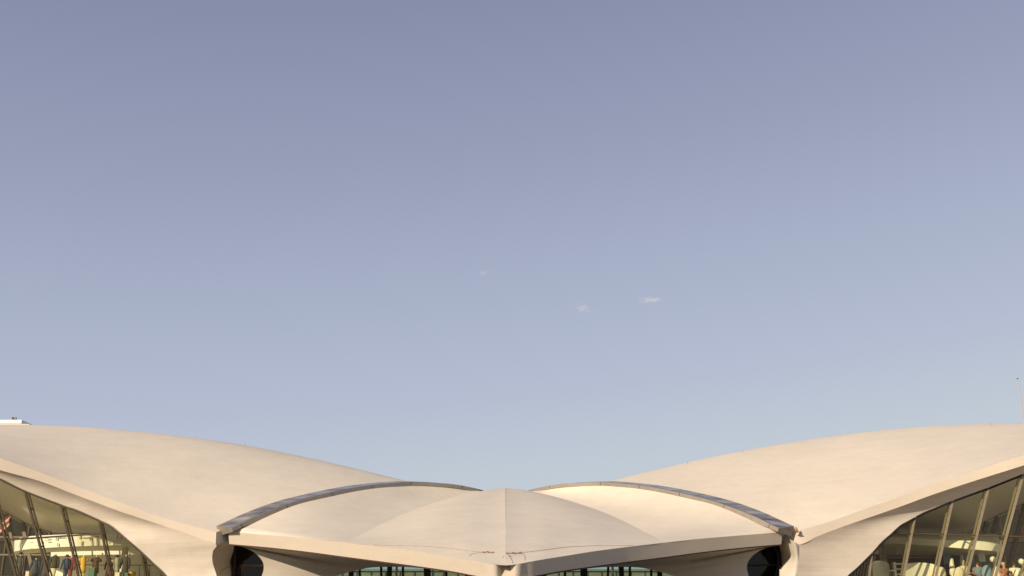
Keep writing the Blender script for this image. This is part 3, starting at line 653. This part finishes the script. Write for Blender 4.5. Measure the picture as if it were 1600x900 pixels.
# ------------------------------------------------------------------ dressed mannequins behind the left glass
def lathe(c, prof, n=14, sx=1, sy=.62):
    V = []; F = []
    for z, r in prof:
        for q in range(n):
            a = 2*math.pi*q/n; V.append(Vector(c)+Vector((math.cos(a)*r*sx, math.sin(a)*r*sy, z)))
    for i in range(len(prof)-1):
        for q in range(n): F.append((i*n+q, i*n+(q+1) % n, (i+1)*n+(q+1) % n, (i+1)*n+q))
    F.append(tuple(range(n))[::-1]); F.append(tuple((len(prof)-1)*n+q for q in range(n)))
    return V, F
def mannequin(px, ytop, Y, label, coat, lower, kind, hat=None, w=1.0, lean=0):
    w *= .86
    top = P(px, ytop, Y); H = top.z-ZF; x, y = top.x, Y
    t = thing('mannequin', (x, y, ZF), label, 'mannequin', 'dressed mannequins in the left window')
    c = (x, y, ZF); s = H/1.5
    mb = MB()
    if kind == 'dress': prof = [(.42*s, .20*w), (.70*s, .19*w), (.95*s, .135*w), (1.12*s, .175*w), (1.28*s, .20*w), (1.36*s, .15*w), (1.41*s, .06)]
    elif kind == 'coat': prof = [(.28*s, .25*w), (.60*s, .23*w), (.95*s, .175*w), (1.12*s, .20*w), (1.29*s, .23*w), (1.37*s, .17*w), (1.42*s, .07)]
    else: prof = [(.68*s, .22*w), (.86*s, .19*w), (.98*s, .175*w), (1.12*s, .205*w), (1.29*s, .235*w), (1.37*s, .17*w), (1.42*s, .07)]
    mb.add(lathe(c, prof))
    for sgn in (-1, 1):
        ln = .36 if kind == 'dress' else .62
        a = Vector((x+sgn*.19*w, y, ZF+1.30*s)); b = a+Vector((sgn*.07, -.02, -ln*.5*s)); d = b+Vector((sgn*.01, -.08, -ln*.5*s))
        if kind == 'dress' : d = b
        mb.add(tube_vf([a, b, d] if kind != 'dress' else [a, b], [.075, .062, .05] if kind != 'dress' else [.075, .06], 8))
    mb.build('garment', coat, t, smooth=True)
    if kind == 'jacket':
        MB().add(lathe((x, y, ZF), [(.05*s, .10), (.35*s, .12), (.70*s, .17*w)], sy=.6)).build('trousers' if lower is M['cloth_cream'] else 'skirt', lower, t, smooth=True)
    else:
        m3 = MB()
        for sgn in (-1, 1): m3.add(tube_vf([(x+sgn*.07, y, ZF+.05), (x+sgn*.07, y, ZF+.45*s)], [.04, .06], 8))
        m3.build('leg', lower, t, smooth=True)
    MB().add(tube_vf([(x, y, ZF+1.40*s), (x, y, ZF+1.50*s)], [.05, .045], 10)).build('neck', M['cloth_cream'], t, smooth=True)
    MB().add(tube_vf([(x, y, ZF), (x, y, ZF+.03)], .2, 16)).build('stand', M['alu'], t)
    if hat:
        MB().add(lathe((x, y, ZF+1.50*s), [(0, .16), (.03, .15), (.05, .09), (.12, .07)], sy=1)).build('hat', hat, t, smooth=True)
    # lapels and buttons
    m4 = MB()
    for k in range(3): m4.box((x, y-.145*w, ZF+(.95+.1*k)*s), (.014, .012, .014))
    m4.build('button', M['brass'], t)
    return t
mannequin(33, 866, 66, 'black coat on a mannequin at the dark left end', M['cloth_char'], M['cloth_char'], 'coat', M['cloth_char'], .8)
mannequin(57, 872.5, 62, 'slate blue long coat, between the dark left end and the black jacket', M['cloth_navy'], M['cloth_navy'], 'coat')
mannequin(73, 871, 64, 'near-black outfit half hidden behind a leaning window bar', M['cloth_char'], M['cloth_char'], 'coat', None, .9)
mannequin(87, 865.5, 62, 'dark olive jacket over cream trousers', M['cloth_olive'], M['cloth_cream'], 'jacket')
mannequin(105, 870, 62, 'bright blue jacket with a small dark hat', M['cloth_blue'], M['cloth_blue'], 'jacket', M['cloth_char'])
mannequin(112.5, 869, 64, 'rust red jacket tucked behind the blue one', M['cloth_red'], M['cloth_maroon'], 'jacket', None, .9)
mannequin(131.5, 867.5, 62, 'yellow short sleeved dress', M['cloth_yellow'], M['cloth_cream'], 'dress', None, 1.05)
mannequin(151.5, 868, 62, 'dark brown dress beside the yellow one', M['cloth_brown'], M['cloth_brown'], 'dress', None, 1.15)
mannequin(173.5, 870, 62.5, 'maroon coat behind a leaning window bar', M['cloth_maroon'], M['cloth_maroon'], 'coat')
mannequin(183, 870, 62, 'pale grey coat dress with a hat', M['cloth_grey'], M['cloth_cream'], 'dress', M['cloth_char'], 1.15)
mannequin(197.5, 867, 62, 'charcoal full length coat by the round column', M['cloth_char'], M['cloth_char'], 'coat', None, .95)
# display cases / small plinths at their feet
def case(px, py, wpx, hpx, Y, mat, label, kind='display_box'):
    a = P(px, py, Y); s = Y/FPX; h = a.z-ZF; w = wpx*s
    t = thing(kind, (a.x, Y, ZF), label, 'display box', 'boxes among the mannequins')
    MB().box((a.x, Y, ZF+h/2), (w, .35, h)).build('body', mat, t)
    MB().box((a.x, Y, ZF+h+.012), (w+.04, .39, .02)).build('lid', M['alu'], t)
    return t
case(145, 888, 9, 10, 61.3, M['cloth_teal'], 'teal case at the foot of the brown dress')
case(197, 896, 10, 8, 61.2, M['cloth_teal'], 'teal box at the foot of the charcoal coat')
case(207, 894, 7, 8, 61.4, M['cloth_yellow'], 'yellow box to the right of the charcoal coat')
case(185, 894.5, 7, 6, 61.2, M['shirt_white'], 'white box under the pale grey coat dress')
case(45, 893, 5, 6, 61.4, M['cloth_cream'], 'cream box left of the slate blue coat')
# flag hanging at the far left
def flag():
    m, t, b = newmat('striped_flag_cloth'); uv = N(t, 'ShaderNodeUVMap'); s = N(t, 'ShaderNodeSeparateXYZ'); t.links.new(uv.outputs[0], s.inputs[0])
    mu = N(t, 'ShaderNodeMath', operation='MULTIPLY'); mu.inputs[1].default_value = 6.5; t.links.new(s.outputs[0], mu.inputs[0])
    fr = N(t, 'ShaderNodeMath', operation='FRACT'); t.links.new(mu.outputs[0], fr.inputs[0])
    gt_ = N(t, 'ShaderNodeMath', operation='LESS_THAN'); gt_.inputs[1].default_value = .5; t.links.new(fr.outputs[0], gt_.inputs[0])
    mx = N(t, 'ShaderNodeMixRGB'); mx.inputs[1].default_value = (.75, .72, .65, 1); mx.inputs[2].default_value = (.45, .04, .04, 1)
    t.links.new(gt_.outputs[0], mx.inputs[0]); t.links.new(mx.outputs[0], b.inputs['Base Color']); b.inputs['Roughness'].default_value = .8
    tp = P(16, 805, 63); th = thing('flag', tp, 'red and white striped flag hung high at the left edge of the glass', 'flag')
    n = 24; V = []; F = []; uvs = []
    for i in range(n):
        for j in range(n):
            u, v = i/(n-1), j/(n-1)      # u across stripes, v along them
            base = P(16-34*v-3*u, 804+20*u+26*v+3*v*v, 63); w = .08*math.sin(u*11+v*3)
            V.append(base+Vector((0, w, 0))); uvs.append((u, v))
    for i in range(n-1):
        for j in range(n-1): F.append((i*n+j, (i+1)*n+j, (i+1)*n+j+1, i*n+j+1))
    o = meshobj('cloth', V, F, m, th); ul = o.data.uv_layers.new(name='uv')
    for l in o.data.loops: ul.data[l.index].uv = uvs[l.vertex_index]
    MB().add(tube_vf([P(17, 803, 63), P(-26, 834, 63)], .025, 8)).build('pole', M['brass'], th, smooth=True)
flag()
ZF = 4.2
# ------------------------------------------------------------------ lounge behind the right glass
def booth(px, ytop, wpx, Y, label, depth=1.0):
    a = P(px, ytop, Y); w = wpx*Y/FPX; H = a.z-ZF
    t = thing('lounge_booth', (a.x, Y, ZF), label, 'booth', 'white lounge booths')
    n = 20; out = []
    for k in range(n+1):
        f = k/n; an = math.pi*(1-f)
        x = math.cos(an)*w/2; z = H*(.72+.28*math.sin(an)**.55)
        out.append((x, z))
    V = []; F = []
    for d in (0, .16):
        for x, z in out: V.append(Vector((a.x+x, Y+d+.25*abs(x/(w/2))**2*-1, ZF+z)))
        for x, z in out: V.append(Vector((a.x+x*.92, Y+d, ZF)))
    m = n+1
    for k in range(n):
        F.append((k, k+m, k+m+1, k+1)); F.append((2*m+k, 2*m+k+1, 3*m+k+1, 3*m+k)); F.append((k, k+1, 2*m+k+1, 2*m+k))
    F.append((0, 2*m, 3*m, m)); F.append((n, m+n, 3*m+n, 2*m+n))
    meshobj('backrest', V, F, M['white'], t, smooth=False)
    MB().box((a.x, Y+.55, ZF+.22), (w*.86, .7, .44)).build('seat', M['cloth_red'], t)
    return t
booth(1373, 876, 26, 57.7, 'narrow tall white booth, leftmost in the right window')
booth(1435, 879, 50, 57.7, 'wide rounded white booth right of the ribbed stand')
def ribbed():
    a = P(1405, 878.5, 58); t = thing('ribbed_stand', (a.x, 58, ZF), 'white ribbed stand between two white booths', 'stand')
    H = a.z-ZF; s = 58/FPX
    MB().box((a.x-.26, 58.1, ZF+H/2), (.12, .3, H)).build('side_panel', M['white'], t)
    MB().box((a.x+.26, 58.1, ZF+H/2), (.12, .3, H*.98)).build('side_panel', M['white'], t)
    for k in range(5): MB().box((a.x, 58.08, ZF+.12+k*(H-.2)/4), (.40, .3, .07)).build('shelf', M['white'], t)
ribbed()
tb = P(1391, 891, 57.4)
t = thing('side_table', (tb.x, 57.4, ZF), 'small white table between the leftmost booth and ribbed stand', 'table')
MB().add(tube_vf([(tb.x, 57.4, tb.z-.04), (tb.x, 57.4, tb.z)], .22, 18)).build('table_top', M['white'], t)
MB().add(tube_vf([(tb.x, 57.4, ZF), (tb.x, 57.4, ZF+.04), (tb.x, 57.4, tb.z-.04)], [.16, .03, .03], 12)).build('pedestal', M['alu'], t)
def globe(px, py, Y, label):
    c = P(px, py, Y); t = thing('globe_lamp', (c.x, Y, ZF), label, 'lamp', 'white globe lamps')
    r = 4.6*Y/FPX; prof = [(-r*math.cos(a), max(.01, r*math.sin(a))) for a in np.linspace(.05, math.pi-.05, 12)]
    MB().add(lathe(c, prof, 16, 1, 1)).build('globe', M['white'], t, smooth=True)
    MB().add(tube_vf([(c.x, Y, ZF), (c.x, Y, ZF+.03), (c.x, Y, ZF+.05), (c.x, Y, c.z-r*.9)], [.15, .15, .02, .02], 10)).build('stem', M['alu'], t)
globe(1551.5, 874, 58.6, 'white globe lamp on a stem, the one fully in frame')
globe(1596, 877.5, 58.6, 'white globe lamp cut by the right edge')
def chair(px, ytop, Y, mat, label):
    a = P(px, ytop, Y); t = thing('tulip_chair', (a.x, Y, ZF), label, 'chair', 'lounge chairs in the right window')
    H = a.z-ZF; n = 12; V = []; F = []
    for i in range(7):
        z = .42+(H-.42)*i/6; r = .24+.05*math.sin(i/6*math.pi)
        for k in range(n+1):
            an = math.pi*(1+k/n) ; V.append(Vector((a.x+math.cos(an)*r, Y+math.sin(an)*r*.8, ZF+z-(abs(k-n/2)/(n/2))**2*.25*i/6)))
    for i in range(6):
        for k in range(n): F.append((i*(n+1)+k, i*(n+1)+k+1, (i+1)*(n+1)+k+1, (i+1)*(n+1)+k))
    o = meshobj('backrest', V, F, mat, t)
    md = o.modifiers.new('s', 'SOLIDIFY'); md.thickness = .04
    MB().add(lathe((a.x, Y, ZF+.38), [(0, .2), (.05, .25), (.09, .24)], 16, 1, 1)).build('seat', M['cloth_red'], t, smooth=True)
    MB().add(tube_vf([(a.x, Y, ZF), (a.x, Y, ZF+.03), (a.x, Y, ZF+.1), (a.x, Y, ZF+.38)], [.24, .22, .04, .05], 14)).build('pedestal', mat, t, smooth=True)
chair(1555, 885, 58, M['white'], 'white tulip chair under the full globe lamp')
chair(1540, 883, 58.4, M['panel_blue'], 'grey blue chair left of the full globe lamp')
chair(1590, 888, 57.9, M['white'], 'white tulip chair near the right edge')
chair(1497, 886, 57.4, M['cloth_cream'], 'cream chair beside the white shirted person')
chair(1468, 886, 57.4, M['cloth_cream'], 'cream chair between the wide booth and white shirted person')
# low wall panels behind the lounge
for px, py, w, h, mt, lb in ((1480, 874, 12, 14, 'panel_blue', 'blue panel behind the cream chairs'), (1514, 871, 15, 13, 'panel_blue', 'blue panel behind the white shirted person'), (1534, 870, 10, 14, 'white', 'white panel left of the globe lamp')):
    a = P(px, py, 65); s = 65/FPX
    t = thing('room_divider', (a.x, 65, ZF), lb, 'divider', 'display boards behind the lounge')
    MB().box(a, (w*s, .06, h*s)).build('board', M[mt], t)
    m_ = MB()
    for q in (-1, 1): m_.beam(Vector((a.x+q*w*s*.4, 65, ZF)), Vector((a.x+q*w*s*.4, 65, a.z)), .04, .03)
    m_.build('post', M['alu'], t)
# people: one continuous skinned body, hair and shirt as children
def skin_mesh(name, verts, edges, radii, mat, parent, sub=1):
    me = bpy.data.meshes.new(name+'_sk'); me.from_pydata([tuple(v) for v in verts], edges, [])
    o = bpy.data.objects.new(name+'_sk', me); link(o)
    o.modifiers.new('k', 'SKIN')
    sv = me.skin_vertices[0] if len(me.skin_vertices) else None
    for i, r in enumerate(radii): sv.data[i].radius = (r, r)
    sv.data[0].use_root = True
    if sub: m = o.modifiers.new('b', 'SUBSURF'); m.levels = sub; m.render_levels = sub
    dg = bpy.context.evaluated_depsgraph_get(); ev = o.evaluated_get(dg)
    m2 = bpy.data.meshes.new_from_object(ev)
    bpy.data.objects.remove(o)
    V = [v.co.copy() for v in m2.vertices]; F = [tuple(p.vertices) for p in m2.polygons]
    return meshobj(name, V, F, mat, parent)
def person(px, ytop, Y, shirt, hair, label, turn=0, standing=False, arms='table'):
    top = P(px, ytop, Y); hz = top.z
    seat = hz-.88
    if standing: seat = hz-.9
    t = thing('person', (top.x, Y, ZF), label, 'person', 'people in the right window lounge')
    R = Matrix.Rotation(turn, 3, 'Z')
    def q(x, y, z): return Vector((top.x, Y, seat))+R @ Vector((x, y, z))
    v = [q(0, 0, .05), q(0, 0, .25), q(0, -.01, .46), q(0, -.02, .56), q(0, -.03, .64), q(0, -.04, .74), q(0, -.04, .80)]
    r = [.15, .14, .15, .07, .055, .092, .075]; e = [(0, 1), (1, 2), (2, 3), (3, 4), (4, 5), (5, 6)]
    for s in (-1, 1):
        k = len(v); v += [q(s*.19, 0, .50), q(s*.25, -.06, .26), q(s*.16, -.26, .18), q(s*.13, -.33, .18)]
        r += [.065, .05, .038, .035]; e += [(2, k), (k, k+1), (k+1, k+2), (k+2, k+3)]
        for f in range(5):
            j = len(v); an = (f-2)*.35
            v += [q(s*.13+math.sin(an)*.045, -.37-math.cos(an)*.02, .18), q(s*.13+math.sin(an)*.06, -.40-math.cos(an)*.035, .165)]
            r += [.01, .008]; e += [(k+3, j), (j, j+1)]
        k = len(v)
        if standing: v += [q(s*.09, 0, -.02), q(s*.09, 0, -.4), q(s*.09, .02, -.8), q(s*.09, -.12, -.84)]
        else: v += [q(s*.10, -.02, 0), q(s*.11, -.40, .04), q(s*.11, -.42, -.36), q(s*.11, -.55, -.40)]
        r += [.09, .065, .045, .035]; e += [(0, k), (k, k+1), (k+1, k+2), (k+2, k+3)]
    skin_mesh('body', v, e, r, M['skin'], t)
    vs = [q(0, 0, .03), q(0, 0, .25), q(0, -.01, .46), q(0, -.02, .53)]; rs = [.165, .155, .165, .085]; es = [(0, 1), (1, 2), (2, 3)]
    for s in (-1, 1):
        k = len(vs); vs += [q(s*.19, 0, .50), q(s*.25, -.06, .27)]; rs += [.078, .064]; es += [(2, k), (k, k+1)]
    skin_mesh('shirt', vs, es, rs, shirt, t)
    if hair:
        hc = q(0, -.02, .775); V, F = lathe(hc, [(-.06, .09), (0, .105), (.05, .098), (.09, .06), (.11, .015)], 14, 1, 1)
        V = [p+R @ Vector((0, .02, 0)) for p in V]; meshobj('hair', V, F, hair, t)
    m = MB()
    for s in (-1, 1): m.add(lathe(q(s*.032, -.125, .75), [(-.01, .002), (0, .012), (.01, .002)], 8, 1, .5))
    m.build('eye', M['black'], t)
    m = MB().add(lathe(q(0, -.135, .725), [(-.02, .016), (.0, .014), (.03, .006)], 8, 1, 1)); m.build('nose', M['skin'], t)
    return t
person(1503.5, 874, 57.7, M['shirt_white'], M['hair_grey'], 'seated person in a white shirt facing the window', .2)
person(1526, 876, 58.6, M['shirt_blue'], None, 'bald seated person in a slate blue shirt', -.5)
person(1567, 878, 57.4, M['shirt_orange'], M['hair_grey'], 'grey haired person in a rust orange top beside the full globe lamp', .1)
person(1583, 877, 58.4, M['shirt_white'], M['hair'], 'dark haired person in a white top next to the right edge globe lamp', -.3)
person(1470, 885, 58.4, M['shirt_orange'], M['hair'], 'person low behind the cream chair right of the wide booth', .6)
# white sculpture
def sculpture():
    a = P(1486, 868, 59.2); t = thing('white_sculpture', (a.x, 59.2, ZF), 'white rounded sculpture behind the cream chairs', 'sculpture')
    v = [Vector((a.x, 59.2, ZF+.05)), Vector((a.x+.05, 59.2, ZF+.5)), Vector((a.x-.05, 59.2, ZF+.85)), Vector((a.x, 59.2, a.z-.1)), Vector((a.x-.16, 59.1, ZF+.75)), Vector((a.x+.17, 59.1, ZF+.95)), Vector((a.x+.1, 59.0, ZF+.8))]
    skin_mesh('figure', v, [(0, 1), (1, 2), (2, 3), (2, 4), (2, 5), (5, 6)], [.2, .16, .15, .11, .07, .06, .07], M['white'], t)
    MB().box((a.x, 59.2, ZF+.05), (.5, .5, .1)).build('plinth', M['alu'], t)
sculpture()
# ------------------------------------------------------------------ building beyond the left wing
def tower():
    Y = 130; s = Y/FPX
    def X(px, y=660): return P(px, y, Y).x
    def Z(py): return P(0, py, Y).z
    t = thing('distant_building', (X(-150), Y+8, 0), 'flat roofed pale building peeking above the left wing', 'building')
    x0 = X(-400)
    MB().box(((x0+X(14))/2, Y+8, Z(664)/2), (X(14)-x0, 14, Z(664))).build('wall', M['inner'], t)
    MB().box(((x0+X(43))/2, Y+8, (Z(661)+Z(664.3))/2), (X(43)-x0, 14.8, Z(661)-Z(664.3))).build('roof_slab', M['shell'], t, label='wide lower roof slab')
    rf = MB().box(((x0+X(43))/2, Y+8, (Z(659)+Z(661))/2-.02), (X(43)-x0-.8, 14.4, Z(659)-Z(661)-.06)).build('parapet', M['bronze'], t)
    MB().box(((x0+X(26.5))/2, Y+8, (Z(653)+Z(659))/2), (X(26.5)-x0, 13.6, Z(653)-Z(659))).build('penthouse', M['white'], t, label='white box on the roof')
    MB().beam(Vector((X(41), Y-3, Z(663))), Vector((X(41), Y-3, Z(659.5))), .2, .2).build('post', M['bronze'], t)
    a = Vector((X(3), Y+3, Z(653))); b = Vector((X(3), Y+3, Z(646)))
    MB().add(tube_vf([a, b], .05, 6)).build('mast', M['alu'], t)
    MB().box(b, (.35, .35, .22)).build('camera_head', M['black'], t)
tower()
def rear_block():
    om = plain('olive_metal_cladding', (.24, .22, .13), .7, 0, .1, 3)
    Y = 118; z = P(800, 892.5, Y).z
    t = thing('low_block', (0, Y+5, 0), 'long low olive block behind the hall, seen through both layers of entrance glass', 'building')
    MB().box((0, Y+5, z/2), (60, 10, z)).build('wall', om, t)
    MB().box((0, Y+5, z+.1), (60.6, 10.6, .2)).build('roof', M['alu'], t)
    for k in range(40): MB().box((-29+k*1.5, Y-.06, z/2), (.12, .12, z-.1)).build('cladding_rib', M['bronze'], t)
rear_block()
def hotel(side):
    t = thing('hotel_block', (side*62, 112, 0), 'dark glass hotel block glimpsed through the %s wing' % ('left' if side < 0 else 'right'), 'building')
    z = P(1560, 725, 106).z
    MB().box((side*65, 113, z/2), (62, 14, z)).build('wall', M['hotelglass'], t)
    MB().box((side*65, 113, z+.15), (62.6, 14.6, .3)).build('roof', M['alu'], t)
    for k in range(31): MB().box((side*(35+k*2), 105.9, z/2), (.12, .16, z-.2)).build('mullion', M['bronze'], t)
    for k in range(1, 5): MB().box((side*65, 105.86, k*z/5), (61.8, .2, .5)).build('spandrel', M['dark'], t)
hotel(-1); hotel(1)
# ------------------------------------------------------------------ flagpole on the right
def pole():
    Y = 90; top = P(1590, 592.5, Y)
    t = thing('flagpole', (top.x, Y, 0), 'slim pale pole rising behind the right wing at the right edge', 'flagpole')
    MB().add(tube_vf([(top.x, Y, 0), (top.x, Y, top.z)], .07, 10, .045)).build('pole', M['polepaint'], t, smooth=True)
    MB().add(lathe((top.x, Y, top.z+.05), [(-.05, .03), (0, .07), (.05, .03)], 12, 1, 1)).build('finial', M['black'], t, smooth=True)
    MB().add(tube_vf([(top.x, Y, 0), (top.x, Y, .12)], .45, 20)).build('base', M['alu'], t)
pole()
# ------------------------------------------------------------------ three small clouds
def cloudmat(name, dens, seed):
    m = bpy.data.materials.new(name); m.use_nodes = True; t = m.node_tree; t.nodes.clear()
    pv = N(t, 'ShaderNodeVolumePrincipled'); o = N(t, 'ShaderNodeOutputMaterial'); pv.inputs['Anisotropy'].default_value = -.5
    pv.inputs['Color'].default_value = (1, 1, 1, 1)
    tcn = N(t, 'ShaderNodeTexCoord')
    mp = N(t, 'ShaderNodeMapping'); mp.inputs['Scale'].default_value = (1, 1, 1); mp.inputs['Location'].default_value = (seed, seed*2, 0)
    no = N(t, 'ShaderNodeTexNoise'); no.inputs['Scale'].default_value = 2.2; no.inputs['Detail'].default_value = 5; no.inputs['Roughness'].default_value = .6
    t.links.new(tcn.outputs['Object'], mp.inputs[0]); t.links.new(mp.outputs[0], no.inputs['Vector'])
    ln = N(t, 'ShaderNodeVectorMath', operation='LENGTH'); t.links.new(tcn.outputs['Object'], ln.inputs[0])
    fo = N(t, 'ShaderNodeMapRange'); fo.inputs[1].default_value = .2; fo.inputs[2].default_value = 1; fo.inputs[3].default_value = .12; fo.inputs[4].default_value = -.28
    t.links.new(ln.outputs['Value'], fo.inputs[0])
    ad = N(t, 'ShaderNodeMath', operation='ADD'); t.links.new(no.outputs[0], ad.inputs[0]); t.links.new(fo.outputs[0], ad.inputs[1])
    r = N(t, 'ShaderNodeMapRange'); r.inputs[1].default_value = .42; r.inputs[2].default_value = .72; r.inputs[3].default_value = 0; r.inputs[4].default_value = dens
    t.links.new(ad.outputs[0], r.inputs[0]); t.links.new(r.outputs[0], pv.inputs['Density'])
    t.links.new(pv.outputs[0], o.inputs['Volume']); return m
def cloud(px, py, wpx, hpx, rot, seed, label):
    Y = 2400; c = P(px, py, Y); s = Y/FPX
    V, F = lathe((0, 0, 0), [(-math.cos(a), max(.001, math.sin(a))) for a in np.linspace(0, math.pi, 13)], 20, 1, 1)
    o = meshobj('cloud', V, F, cloudmat('cloud_vapour', .03, seed))
    o.location = c; o.scale = (wpx*s/2, wpx*s/3, hpx*s/2); o.rotation_euler = (0, rot, 0)
    tag(o, label, 'cloud', 'small wispy clouds')
cloud(755, 427, 26, 18, 0, 1.3, 'tiny faint round cloud, leftmost and highest of the three')
cloud(911, 482, 44, 24, .25, 4.1, 'small ragged cloud, lowest of the three')
cloud(1016, 469, 66, 13, -.05, 7.7, 'thin stretched cloud, rightmost of the three')
